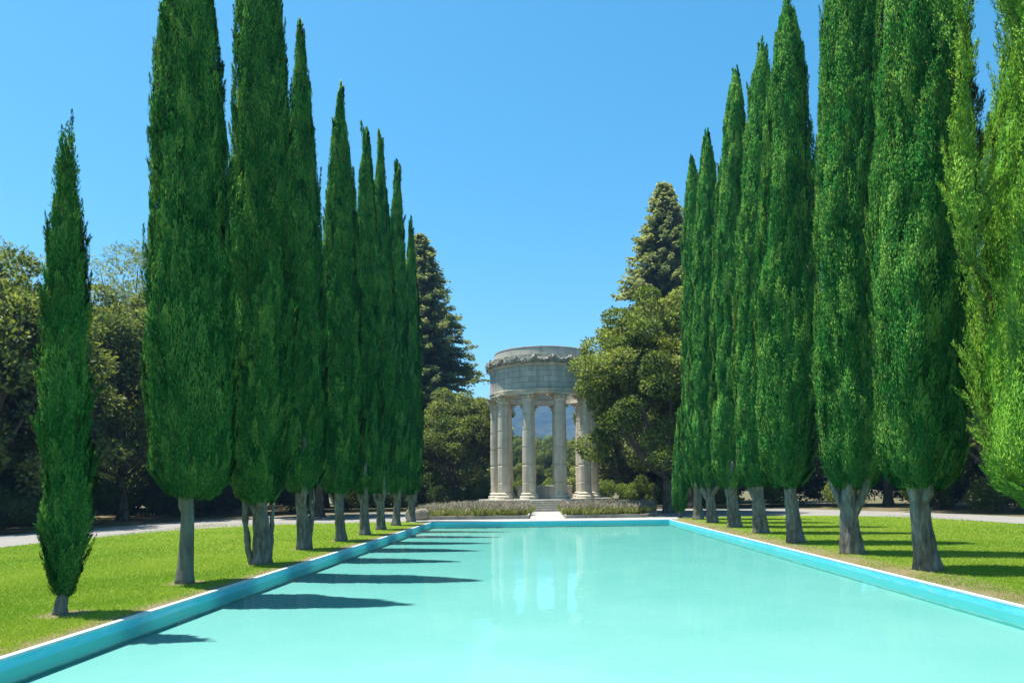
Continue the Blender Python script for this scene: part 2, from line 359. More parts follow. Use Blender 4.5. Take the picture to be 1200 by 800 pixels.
mx = M.n('ShaderNodeMixShader'); M.l(M.math('MULTIPLY', fr.outputs[0], .66), mx.inputs[0]); M.l(tr.outputs[0], mx.inputs[1]); M.l(gl.outputs[0], mx.inputs[2])
M.l(mx.outputs[0], M.out.inputs[0]); MT['water'] = M.m
G = Geo(); e = .004; G.add([(PX0-e,PY0-e,WZ),(PX1+e,PY0-e,WZ),(PX1+e,PY1+e,WZ),(PX0-e,PY1+e,WZ)], np.array([[0,1,2,3]])); tag(G.build('pool_water', 'water'), kind='structure')
# pale concrete terrace at the head of the pool, near terrace and the walk to the steps
M = Mat('pale_concrete'); v = M.coord(); n1 = M.noise(v, 1.3, 5, .6); n2 = M.noise(v, 40, 3)
MT['concrete'] = M.pbr(M.ramp(n1, [(.3, (.30,.295,.275)), (.7, (.41,.40,.375))]), .9, M.bump(n2, .2, .005), .2)
G = Geo(); slab(G, [(-6.7,PY1+.105),(7.0,PY1+.105),(7.6,37.4),(1.3,37.5),(1.3,48.9),(-.62,48.9),(-.62,37.5),(-7.3,37.4)], -.05, 0.0); tag(G.build('terrace', 'concrete'), kind='structure')
G = Geo(); slab(G, [(-9,-3),(9,-3),(9,PY0-.105),(-9,PY0-.105)], -.05, 0.0); tag(G.build('near_terrace', 'concrete'), kind='structure')

# ------------------------------------------------------------------ hills and the air in front of them
M = Mat('wooded_hillside'); v = M.coord(); n1 = M.noise(v, .03, 6, .75); n2 = M.noise(v, .006, 4)
col = M.mix(M.rng(n2, .45, .6), M.ramp(n1, [(.35, (.006,.012,.005)), (.65, (.05,.065,.02))]), M.ramp(n1, [(.35, (.012,.02,.008)), (.65, (.12,.12,.05))]))
MT['hill'] = M.pbr(col, 1, M.bump(n1, 1.0, 12), .05)
def hill(name, y0, y1, xs, H, seed, lump, nx=260, ny=70, tilt=0):
    X, Y = np.meshgrid(np.linspace(-xs, xs, nx), np.linspace(y0, y1, ny)); P = np.stack([X, Y], -1)
    t = (Y-y0)/(y1-y0); s = np.sin(np.clip(t*1.35, 0, 1)*np.pi/2)**1.2
    Z = s*H*(1+.14*fbm(P, seed, .004, 3)+tilt*X/xs)+s*12*fbm(P, seed+1, .02, 3)*H/170+lump*np.abs(fbm(P, seed+2, .22, 2))*(t > .02)-4*(1-np.clip(t*20, 0, 1))
    G = Geo(); G.add(np.stack([X, Y, Z], -1).reshape(-1, 3), grid_faces(ny, nx, False)); return tag(G.build(name, 'hill', smooth=True), kind='structure')
hill('hills', 900, 1900, 1500, 208, 3, 8, tilt=-.1)
hill('wooded_slope', 190, 420, 420, 15.0, 12, 4.5, 240, 60)
hz = Mat('thin_haze'); vo = hz.n('ShaderNodeVolumePrincipled'); vo.inputs['Color'].default_value = (.28,.56,1,1); vo.inputs['Density'].default_value = .00034; vo.inputs['Anisotropy'].default_value = .1
hz.l(vo.outputs[0], hz.out.inputs['Volume']); MT['haze'] = hz.m
G = Geo(); box(G, -1700, 1700, -200, 2100, -5.2, 262); tag(G.build('haze', 'haze'), 'thin pale blue air before the wooded hills behind the temple', 'haze', kind='stuff')

# ------------------------------------------------------------------ temple
TX, TY = .34, 57.0
temple = tag(empty('temple', (TX, TY, 0)), 'round open stone temple of fluted Corinthian columns at the far end of the pool', 'temple')
Z0 = .8
G = Geo(); lathe(G, [(0,.0),(6.4,.0),(6.4,.30),(6.38,.32),(5.95,.32),(5.95,.56),(5.93,.58),(5.5,.58),(5.5,.78),(5.48,Z0),(0,Z0)], 72); G.build('platform', 'stone_step', temple)
st = tag(empty('steps', (0, 0, 0))); st.parent = temple
for k in range(5):
    G = Geo(); box(G, -1.18, 1.22, -8.35+.42*k, -5.2, .004 if k == 0 else .16*k-.002, .16*(k+1)-.014*(k == 4)); G.build('step', 'stone_step', st)
for x0 in (-1.5, 1.225):
    G = Geo(); box(G, x0, x0+.27, -8.0, -5.35, 0.0, .30); G.build('cheek_wall', 'stone_step', st)
# one column
def flute(rr, th, z): 
    f = np.abs(np.cos(12*th))**.55
    return rr*(1-.06*(1-f)*0-.055*f)
def column_meshes():
    b = Geo(); t = np.linspace(-np.pi/2, np.pi/2, 7)
    prof = [(.74,0),(.74,.10)] + [(.64+.10*math.cos(a), .19+.085*math.sin(a)) for a in t] + [(.63,.285),(.60,.31),(.585,.34),(.60,.375),(.62,.38)] + [(.58+.055*math.cos(a), .43+.045*math.sin(a)) for a in t] + [(.56,.485),(.535,.52),(.5,.52)]
    lathe(b, prof, 40)
    s = Geo(); zs = np.linspace(.52, 7.42, 58); prof = []
    for z in zs:
        u = (z-.52)/6.9; r = .53-.075*u**1.6
        prof.append((r, z))
    out = []
    for r, z in prof: out.append((r, z))
    for j in (1.35, 2.7, 4.05, 5.4, 6.6):
        r = .53-.075*((j-.52)/6.9)**1.6
        out += [(r, j-.03), (r*.935, j-.008), (r*.935, j+.008), (r, j+.03)]
    out.sort(key=lambda p: p[1])
    lathe(s, out, 120, flute)
    c = Geo()
    lathe(c, [(.44,7.40),(.50,7.41),(.505,7.45),(.50,7.485),(.43,7.50),(.43,7.75),(.45,7.95),(.52,8.08),(.56,8.10),(.3,8.10)], 40)
    def leaf(a, z0, r0, hgt, wid, curl):
        k = 7; u = np.linspace(0, 1, k); rr = r0+curl*1.35*u**2.0; zz = z0+hgt*np.sin(u*np.pi*.60)/math.sin(np.pi*.60)*1.0
        zz[-1] -= hgt*.10; rr[-1] += .01
        ww = wid*np.array([.85,1,1.05,1.05,.95,.7,.28])
        V = []
        for sgn in (-1, -.5, 0, .5, 1):
            lob = 1+.12*np.sin(u*20)*(abs(sgn) == 1)
            x = rr+.03*(abs(sgn) < .6)-.01; y = sgn*ww*.5*lob
            V.append(np.stack([x*math.cos(a)-y*math.sin(a), x*math.sin(a)+y*math.cos(a), zz], -1))
        V = np.stack(V, 1); Vi = V.copy(); Vi[..., 0] -= .035*math.cos(a); Vi[..., 1] -= .035*math.sin(a)
        G_ = c; G_.add(V.reshape(-1, 3), grid_faces(k, 5, False)); G_.add(Vi.reshape(-1, 3), grid_faces(k, 5, False)[:, ::-1])
    for i in range(8): leaf(i*np.pi/4, 7.50, .45, .30, .33, .13)
    for i in range(8): leaf((i+.5)*np.pi/4, 7.55, .45, .47, .30, .19)
    for i in range(4):
        a = (i+.5)*np.pi/2; ca, sa = math.cos(a), math.sin(a)
        pts = []
        for u in np.linspace(0, 1, 8): pts.append((.46+.33*u**1.3, 7.72+.30*math.sin(u*1.75)))
        for u in np.linspace(0, 5.2, 10): pts.append((.78+.095*(1-u/7)*math.cos(u+1.2)-.0, 7.985+.075*(1-u/7)*math.sin(u+1.2)))
        tube(c, [(r*ca, r*sa, z) for r, z in pts], [.045]*8+[.038]*10, 7)
    for i in range(4):                                            # helices and the flower on each abacus side
        a = i*np.pi/2
        for sg in (-1, 1):
            tube(c, [((.50+.05*u)*math.cos(a+sg*(.28-.2*u)), (.50+.05*u)*math.sin(a+sg*(.28-.2*u)), 7.78+.26*u) for u in np.linspace(0, 1, 6)], [.03]*6, 6)
        tube(c, [(r*math.cos(a), r*math.sin(a), 8.16) for r in (.56,.60,.64,.66)], [.05,.09,.085,.04], 8)
    # abacus with hollowed sides
    n = 9; ring = []
    for i in range(4):
        a = i*np.pi/2
        for u in np.linspace(-1, 1, n):
            x = .66+.15*u*u; y = .81*u*.97
            ring.append((x*math.cos(a)-y*math.sin(a), x*math.sin(a)+y*math.cos(a)))
    slab(c, [(x*.93, y*.93) for x, y in ring], 8.10, 8.155); slab(c, ring, 8.155, 8.23)
    slab(c, [(x*.93, y*.93) for x, y in ring][::-1], 8.10, 8.102)
    return b, s, c
b_, s_, c_ = column_meshes(); first = None
for k in range(10):
    a = math.radians(-90+18+36*k); loc = (4.0*math.cos(a), 4.0*math.sin(a), Z0)
    if first is None:
        first = empty('column', loc, a); first.parent = temple
        b_.build('base', 'stone', first, True); s_.build('shaft', 'stone', first, True); c_.build('capital', 'stone', first)
    else:
        o = copy_tree(first, temple); o.location = loc; o.rotation_euler = (0, 0, a)
# drum: a ring open to the sky
G = Geo(); lathe(G, [(3.50,9.03),(4.42,9.03),(4.42,9.13),(4.46,9.135),(4.46,9.24),(4.50,9.245),(4.54,9.30),(4.54,9.36),(4.48,9.39)], 96); lathe(G, [(3.50,9.39),(3.50,9.03)], 96); G.build('architrave', 'stone', temple)
G = Geo(); lathe(G, [(4.45,9.39),(4.45,11.16),(4.47,11.17),(3.5,11.17)], 96); lathe(G, [(3.5,11.17),(3.5,9.39)], 96); G.build('drum', 'stone_drum', temple)
G = Geo(); lathe(G, [(3.5,11.17),(4.52,11.172),(4.53,11.22),(4.62,11.27),(4.64,11.30),(4.60,11.31),(4.50,11.32),(4.50,11.94),(4.56,11.95),(4.56,12.0),(4.3,12.03)], 96); G.build('cornice', 'stone', temple)
G = Geo(); lathe(G, [(4.3,12.0),(4.16,12.04),(4.10,12.1),(4.03,12.62),(4.06,12.64),(4.06,12.70),(4.0,12.73),(3.55,12.73),(3.5,12.70)], 96); lathe(G, [(3.5,12.70),(3.5,11.17)], 96); G.build('attic', 'stone_step', temple)
# carved frieze: lion-like masks with garlands hung between them
GW = Geo(); 
for k in range(20):
    a0 = 2*np.pi*(k+.5)/20; a1 = a0+2*np.pi/20
    pts, rad = [], []
    for u in np.linspace(0, 1, 15):
        a = a0+(a1-a0)*u; sag = .27*4*u*(1-u); r = 4.59+.05*math.sin(u*np.pi)
        pts.append((r*math.cos(a), r*math.sin(a), 11.80-sag)); rad.append(.07+.075*math.sin(u*np.pi)+.02*math.sin(u*44))
    tube(GW, pts, rad, 9, .12, k)
    n = 90; u = rng.uniform(0.02, .98, n); a = a0+(a1-a0)*u
    for ui, ai in zip(u, a):                                      # fruit and leaves of the garland
        q = rng.normal(0, .06, 2); r = 4.69+q[0]*.7; z = 11.80-.27*4*ui*(1-ui)+q[1]*2.3; e_ = rng.uniform(.03, .075)
        tube(GW, [(r*math.cos(ai), r*math.sin(ai), z-.05), (r*math.cos(ai)*1.004, r*math.sin(ai)*1.004, z), (r*math.cos(ai), r*math.sin(ai), z+.05)], [.012, e_, .012], 6)
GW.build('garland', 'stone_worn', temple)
mk = Geo()
lathe(mk, [(.0,.20),(.06,.19),(.10,.13),(.16,.10),(.20,.02),(.215,-.08),(.2,-.16)], 20, lambda rr, th, z: rr*(1+.10*np.cos(9*th)*(z < .11)))
for sx in (-1, 1): tube(mk, [(sx*.07,-.06,.10), (sx*.075,-.065,.15), (sx*.08,-.07,.165)], [.045,.04,.01], 8); tube(mk, [(sx*.14,-.13,.02), (sx*.15,-.15,.07), (sx*.15,-.16,.10)], [.06,.055,.02], 8)
tube(mk, [(0,-.05,.14), (0,.03,.20), (0,.07,.19)], [.035,.05,.03], 8)
m0 = None
for k in range(20):
    a = 2*np.pi*(k+.5)/20; Mx = Matrix.Translation((4.60*math.cos(a), 4.60*math.sin(a), 11.72)) @ Matrix.Rotation(a, 4, 'Z') @ Matrix.Rotation(R(90), 4, 'Y') @ Matrix.Rotation(R(90), 4, 'Z') @ Matrix.Scale(1.2, 4)
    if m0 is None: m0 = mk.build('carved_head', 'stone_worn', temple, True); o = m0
    else: o = m0.copy(); COL.objects.link(o); o.parent = temple
    o.matrix_local = Mx
G = Geo(); lathe(G, [(2.28,Z0),(2.28,1.62),(2.34,1.66),(2.34,1.84),(2.30,1.88),(1.95,1.88),(1.95,Z0)], 64); G.build('well_wall', 'stone_step', temple)

# ------------------------------------------------------------------ planting beds before the temple
for nm, poly, lab in (('left', [(-6.7,38.0),(-.72,37.75),(-.66,37.85),(-.66,47.6),(-2.2,49.2),(-5.0,50.6),(-7.4,47.0),(-7.3,42.0)], 'lavender bed with pale stone kerb left of the temple steps'),
                      ('right', [(1.40,37.75),(5.6,37.9),(6.0,38.3),(7.2,42.0),(7.4,46.5),(5.6,50.2),(2.9,49.2),(1.36,47.6),(1.36,37.85)], 'lavender bed with pale stone kerb right of the temple steps')):
    cxy = np.mean(poly, 0); bed = tag(empty('flower_bed', (cxy[0], cxy[1], 0)), lab, 'flower bed', 'flower beds before the temple')
    P = np.array(poly)-cxy; n = len(P); I = P*(1-.16/np.linalg.norm(P, axis=1, keepdims=True))
    G = Geo(); i = np.arange(n); j = (i+1) % n
    V = np.vstack([np.c_[P, np.full(n, -.04)], np.c_[P, np.full(n, .17)], np.c_[I, np.full(n, .17)], np.c_[I, np.full(n, -.04)]])
    G.add(V, [np.stack([i+k*n, j+k*n, j+(k+1)*n, i+(k+1)*n], 1) for k in range(3)]); G.build('kerb', 'stone_step', bed)
    G = Geo(); G.add(np.c_[I, np.full(n, .10)], i[None]); G.build('soil', 'duff', bed)
    # lavender mass: leafy cushions with flower spikes above
    lo, hi = I.min(0), I.max(0); Q = rng.uniform(lo, hi, (900, 2)); ok = np.ones(len(Q), bool)
    x, y = Q.T; inside = np.zeros(len(Q), bool)
    for a, b in zip(I, np.roll(I, -1, 0)):
        cnd = ((a[1] > y) != (b[1] > y)) & (x < (b[0]-a[0])*(y-a[1])/(b[1]-a[1]+1e-9)+a[0]); inside ^= cnd
    Q = Q[inside][:230]; L_, F_ = Geo(), Geo()
    for q in Q:
        hgt = rng.uniform(.32, .55); n = 90; th = rng.uniform(0, 2*np.pi, n); rr = np.sqrt(rng.uniform(0, 1, n))*.30; tn = rng.uniform(-.15, .15)
        Pq = np.c_[q[0]+rr*np.cos(th), q[1]+rr*np.sin(th), np.full(n, .12)+rng.uniform(0, .22, n)*(1-rr)]
        D = np.c_[np.cos(th)*rr*2.2, np.sin(th)*rr*2.2, np.ones(n)]+rng.normal(0, .15, (n, 3))
        kites(L_, Pq, D, hgt*rng.uniform(.5, .9, n), .07, np.clip(rng.uniform(.1, .9, n)+tn, 0, 1), nr=D*np.array([1, 1, .5])+np.array([0, -.1, .3]))
        m = 46; th = rng.uniform(0, 2*np.pi, m); rr = np.sqrt(rng.uniform(0, 1, m))*.38
        base = np.c_[q[0]+rr*np.cos(th), q[1]+rr*np.sin(th), .12+hgt*.85+rng.uniform(-.05, .1, m)]
        D = np.c_[np.cos(th)*rr*.9, np.sin(th)*rr*.9, np.ones(m)]+rng.normal(0, .12, (m, 3))
        kites(F_, base, D, rng.uniform(.16, .30, m), .035, rng.uniform(0, 1, m), nr=D*np.array([1, 1, .4])+np.array([0, 0, .4])+rng.normal(0, .3, (m, 3)))
    lv = L_.build('lavender', 'lavender', loc=(cxy[0], cxy[1], 0)); tag(lv, 'mass of grey green lavender with mauve spikes %s of the temple steps' % nm, 'lavender', kind='stuff')
    F_.build('flower_spikes', 'lavender_flower', lv)
def rock(name, loc, s, seed, label):
    u = np.linspace(0, np.pi, 14); G = Geo(); lathe(G, [(max(1e-3, math.sin(a)), -math.cos(a)) for a in u], 20)
    V = G.v[0]; V = V*(1+.28*fbm(V, seed, 1.6, 4)[:, None]); V = np.sign(V)*np.abs(V)**.75; V = V*np.array(s); V[:, 2] -= V[:, 2].min()*.85; G.v[0] = V
    return tag(G.build(name, 'rock', loc=loc), label, 'rock')
rock('boulder', (-6.55,37.45,0), (.42,.34,.34), 4, 'squat rough boulder at the left corner of the lavender bed')
rock('boulder', (-7.35,38.1,0), (.22,.2,.30), 9, 'small pale boulder beside the squat boulder and cypress trunk')

# ------------------------------------------------------------------ cypresses
def cypress_profile(t, flat=.8, p=2.4, q=.75):
    sm = np.clip(t/.24, 0, 1); sm = np.sin(sm*np.pi/2); hem = .48+.52*np.sqrt(1-(1-np.clip(t/.055, 0, 1))**2)
    return hem*(flat+(1-flat)*sm)*np.clip(1-t**p, 0, 1)**q
def crown(seed, z0, z1, Rm, lean=(0,0), off=(0,0), size=1.0, count=1300, per=170, flat=.74, p=2.4, q=.75, loose=1.0, lump=.10, tuft=.0, core=None):
    global rng
    keep = rng; rng = np.random.default_rng(seed); G = Geo(); H = z1-z0
    ph = rng.uniform(0, 6.28, 6); sx, sy = lean
    def axis(t): return np.stack([off[0]+sx*t+.03*H/14*np.sin(5*t+ph[0]), off[1]+sy*t+.03*H/14*np.sin(4*t+ph[1]), z0+H*t], -1)
    kc = rng.uniform(0, 99)
    def rad(t, th):
        q3 = np.stack(np.broadcast_arrays(np.cos(th)*Rm*3.6+kc, np.sin(th)*Rm*3.6, t*H*2.1), -1); cell = (1-1.7*np.abs(fbm(q3, seed, 1.7, 3)))*.13/Rm
        b = cell+ 1+lump*(.55*np.sin(5*th+ph[2]+2.5*np.sin(5*t+ph[3]))+.45*np.sin(8*th+ph[4]+3*np.sin(7*t))+.55*np.sin(11*t+2*np.sin(2*th+ph[5])+ph[1])+.4*np.sin(23*t+ph[2]+3*th))
        return np.maximum(Rm*cypress_profile(t, flat, p, q)*b-.05*min(1, Rm/.6), .03)
    # solid inner mass of twigs
    tt = np.linspace(0.004, .985, 60); th = np.linspace(0, 2*np.pi, 36, endpoint=False)
    rr = rad(tt[:, None], th[None])*(core or (.82 if loose < 1.4 else .86)); A = axis(tt)
    V = A[:, None]+np.stack([rr*np.cos(th), rr*np.sin(th), np.zeros_like(rr)], -1); V[0, :, 2] += .05
    G.add(V.reshape(-1, 3), [grid_faces(60, 36), np.arange(36)[::-1][None], (59*36+np.arange(36))[None]], .35, np.tile(np.stack([np.cos(th), np.sin(th), 0*th+.5], -1), (60, 1)))
    # plumes: overlapping upswept sprays, dense enough to feather the whole surface
    def plumes(t, th, scale, outk=1.0, tonebias=0):
        n = len(t); r = rad(t, th); out = np.stack([np.cos(th), np.sin(th), np.zeros(n)], -1); tan = np.stack([-np.sin(th), np.cos(th), np.zeros(n)], -1)
        Lp = rng.uniform(.45, 1.05, n)*scale; Rp = rng.uniform(.09, .17, n)*scale
        up = axis(np.minimum(t+Lp/H, 1.0)); rn = rad(np.minimum(t+Lp/H, .999), th)
        base = axis(t)+out*(r*.97-.03*scale*loose)[:, None]
        tip = up+out*(rn+rng.normal(.0, .035*loose**2, n)*scale*outk+ .03*(loose-1))[:, None]+tan*rng.normal(0, .06, n)[:, None]
        tip[:, 2] = base[:, 2]+Lp
        ax = tip-base; tone_p = np.clip(rng.normal(.44, .14, n)+tonebias, 0, .96); 
        if tuft:
            hot = rng.uniform(size=n) < tuft; tone_p[hot] = rng.uniform(.75, .97, hot.sum())
        nb = rng.normal(0, .22, (n, 3))+np.array([0, 0, .80])
        u = rng.uniform(0, 1, (n, per)); ang = rng.uniform(0, 6.28, (n, per)); w_ = np.sqrt(rng.uniform(0, 1, (n, per)))*Rp[:, None]*(1.02-u)**.55
        o1 = np.cos(ang)*w_; o2 = np.sin(ang)*w_
        flatk = .38 if loose < 1.8 else 1.0
        off = out[:, None]*(o1*flatk)[..., None]+tan[:, None]*o2[..., None]
        P = base[:, None]+ax[:, None]*(u**.9)[..., None]+off
        D = nrm(ax)[:, None]*1.0+off/np.maximum(Rp[:, None, None], .01)*.35*loose+rng.normal(0, .16*loose, (n, per, 3))
        F = out[:, None]*1.0+off/np.maximum(Rp[:, None, None], .01)*.5
        tone = np.clip(tone_p[:, None]+rng.normal(0, .13, (n, per)), 0, .975); tone = np.where(rng.uniform(size=tone.shape) < .008, 1.0, tone)
        L = rng.uniform(.035, .085, (n, per))*size; W = rng.uniform(.010, .017, (n, per))*size
        kites(G, P.reshape(-1, 3), D.reshape(-1, 3), L.ravel(), W.ravel(), tone.ravel(), F.reshape(-1, 3), .38*loose, (out[:, None]+nb[:, None]+off/np.maximum(Rp[:, None, None], .01)*.55+rng.normal(0, .12, (n, per, 3))).reshape(-1, 3))
    cand = rng.uniform(0, 1, count*6); prof = cypress_profile(cand, flat, p, q)+.05
    t = cand[rng.uniform(size=len(cand)) < prof/prof.max()*.6][:count]*.965
    plumes(t, rng.uniform(0, 6.28, len(t)), min(1.15, .55+Rm*.6))
    m = max(20, count//16)
    plumes(rng.uniform(0, .03, m), rng.uniform(0, 6.28, m), .7)
    k = 12; plumes(rng.uniform(.90, .975, k), rng.uniform(0, 6.28, k), .9)
    rng = keep; return G
def trunk(seed, h, r, lean=(0,0), flute=.08, limbs=4, spread=.5, stems=0, flare=.27):
    rs = np.random.default_rng(seed); G = Geo(); K = 26; u = np.linspace(0, 1, K)
    pts = np.c_[lean[0]*u+.03*np.sin(3*u+seed), lean[1]*u+.03*np.sin(2.4*u+seed), h*u]; pts[0, 2] = -.06
    rad = r*(1-.32*u)*(1+flare*np.exp(-u*h/.22)); tube(G, pts, rad, 28, flute, seed)
    for k in range(limbs):
        a = rs.uniform(0, 6.28); u0 = rs.uniform(.45, .8); b = np.array([lean[0]*u0, lean[1]*u0, h*u0]); o = np.array([math.cos(a), math.sin(a), 0])
        top = b+o*spread*rs.uniform(.7, 1.2)+np.array([0, 0, h*rs.uniform(.75, 1.1)])
        q = np.linspace(0, 1, 9)[:, None]; c = b+o*r*.5*q+(top-b)*q**1.0*np.array([1, 1, 1])+o*.0
        c = b*(1-q)**2+2*(b+o*spread*.75+np.array([0, 0, h*.28]))*q*(1-q)+top*q**2+rs.normal(0, .012, (9, 3))
        tube(G, c, np.linspace(r*.52, r*.26, 9), 10, .06, seed+k)
    for k in range(stems):
        a = rs.uniform(0, 6.28); o = np.array([math.cos(a), math.sin(a), 0]); q = np.linspace(0, 1, 12)[:, None]
        c = o*(r*.9+(.10+.08*rs.uniform())*np.sin(q*2.4)**.8)+np.array([0, 0, 1.0])*q*h*1.15+rs.normal(0, .015, (12, 3))
        tube(G, c, np.linspace(r*.34, r*.15, 12)*rs.uniform(.7, 1.1), 8, .08, seed+k+50)
    return G
def cypress(loc, seed, z0, z1, Rm, label, group, tr=None, mat='cypress', barkm='bark', **kw):
    root = tag(empty('cypress_tree', loc), label, 'cypress tree', group)
    d = loc[1]; size = kw.pop('size', None) or min(2.0, .72+d/24); cnt = kw.pop('count', None) or int(1850*(z1-z0)/13*Rm/.88/max(.9, (d/15)**.75))
    trunk(seed, tr.pop('h', z0+.35), **tr).build('trunk', barkm, root, True)
    crown(seed, z0, z1, Rm, size=size, count=cnt, **kw).build('crown', mat, root)
    return root
GL, GR = 'cypresses along the left side of the pool', 'cypresses along the right side of the pool'
cypress((-6.80,9.72,0), 11, 0.2, 6.45, 0.225, 'small slender cypress leafy almost to the ground, nearest on the left lawn', GL, dict(r=.075, limbs=0), size=.85, count=1200, p=3.0, q=.62, flat=.5, lump=.16, loose=1.3, lean=(.12,0))
cypress((-6.70,12.86,0), 12, 1.52, 13.7, 0.72, 'tall cypress on a smooth straight pale trunk, behind the small slender one', GL, dict(r=.14, limbs=3, spread=.22, flute=.02, flare=.28), barkm='bark_smooth', lean=(.1,0), tuft=.05, flat=.78, q=.78, p=2.5, off=(.12,0))
cypress((-6.61,16.04,0), 13, 1.35, 17.2, 0.707, 'tall cypress on a dark gnarled trunk with loose side stems, third in the left row', GL, dict(r=.20, limbs=4, stems=5, flute=.10, spread=.4), lean=(.2,0), tuft=.06, flat=.7, q=.72, p=2.5)
cypress((-6.97,19.89,0), 14, 1.60, 15.1, 0.651, 'cypress with a twin pointed tip, fourth from the camera in the left row', GL, dict(r=.19, limbs=5, stems=2, flute=.09, lean=(.0,0)), lean=(.15,0), tuft=.04, q=.74, p=2.3)
cypress((-6.79,23.08,0), 15, 1.50, 15.1, 0.725, 'cypress with a sharp single tip well above its right neighbours, fifth in the left row', GL, dict(r=.17, limbs=5, spread=.6), lean=(.15,0), tuft=.03, q=.74, p=2.3)
cypress((-6.70,26.01,0), 16, 1.45, 15.4, 0.623, 'slim cypress sixth from the camera in the left row', GL, dict(r=.185, limbs=4), lean=(.2,0), q=.74, p=2.3)
cypress((-6.84,29.24,0), 17, 1.45, 16.6, 0.605, 'slim cypress seventh from the camera in the left row', GL, dict(r=.19, limbs=4), lean=(.2,0), q=.74, p=2.3)
cypress((-6.88,32.58,0), 18, 1.45, 17.3, 0.614, 'tall slim cypress second to last in the left row', GL, dict(r=.19, limbs=3), lean=(.2,0), q=.74, p=2.3)
cypress((-6.81,35.84,0), 19, 1.35, 15.5, 0.614, 'shorter cypress last in the left row at the pool corner', GL, dict(r=.20, limbs=3), lean=(.15,0), q=.74, p=2.3)
K = dict(tuft=.05, lump=.12, p=2.6, q=.47)
cypress((7.60,13.42,0), 21, 1.50, 15.3, 0.83, 'broad cypress on a thick pale fluted trunk, nearest full trunk on the right', GR, dict(r=.215, limbs=4, spread=.6, lean=(-.22,0), flute=.07), lean=(.08,0), off=(-.10,0), **K)
cypress((7.61,16.74,0), 22, 1.50, 17, 0.82, 'broad cypress on a forked gnarled trunk, second trunk on the right', GR, dict(r=.23, limbs=6, spread=.6, lean=(-.05,0), flute=.11), lean=(.1,0), **K, off=(.08,0))
cypress((7.55,20.16,0), 23, 1.55, 15.8, 0.83, 'cypress with a rounded pointed tip on a leaning pale trunk, third trunk on the right', GR, dict(r=.22, limbs=4, spread=.5, lean=(-.25,0)), lean=(.2,0), off=(-.28,0), **K)
cypress((7.86,24.30,0), 24, 1.55, 17.2, 0.75, 'narrow cypress on a dark forked trunk, fourth trunk on the right', GR, dict(r=.25, limbs=6, spread=.6, lean=(-.2,0), flute=.11), lean=(.42,0), off=(-.22,0), **K)
cypress((7.94,28.00,0), 25, 1.50, 18.5, 0.76, 'narrow cypress with its tip rising above the fourth, fifth trunk on the right', GR, dict(r=.26, limbs=5, spread=.6, lean=(-.2,0), flute=.1), lean=(.5,0), off=(-.22,0), **K)
cypress((7.90,31.44,0), 26, 1.50, 17.8, 0.7, 'slim cypress on a steeply forked trunk, second to last on the right', GR, dict(r=.24, limbs=5, spread=.7, lean=(-.15,0)), lean=(.15,0), off=(-.22,0), **K)
cypress((8.01,34.83,0), 27, 1.45, 18.3, 0.68, 'slim cypress last of the tall ones on the right by the pool corner', GR, dict(r=.24, limbs=3), lean=(-.1,0), **K)
cypress((7.55,36.95,0), 28, .25, 5.4, .42, 'little narrow cypress leafy to the ground at the right pool corner', GR, dict(r=.08, limbs=0), size=1.7, count=300, flat=.6, p=1.8)
# the looser, brighter tree at the right edge of the picture
rt = tag(empty('bushy_cypress_tree', (7.92,9.35,0)), 'loose bright green conifer with a separate leader, at the right edge of the picture', 'conifer tree', GR)
trunk(31, 1.9, .28, limbs=5, spread=.7).build('trunk', 'bark', rt, True)
G = crown(31, 1.22, 14.5, 1.42, size=1.0, count=5400, per=150, flat=.97, p=3.0, q=.5, loose=1.5, lump=.20, tuft=.25, lean=(0,0))
G2 = crown(32, 4.7, 8.1, .19, size=1.0, count=120, per=110, flat=.2, loose=1.7, lump=.35, tuft=.5, core=.25); G.merge(G2, Matrix.Translation((-1.93,.15,0)))
G.build('crown', 'cypress_light', rt)

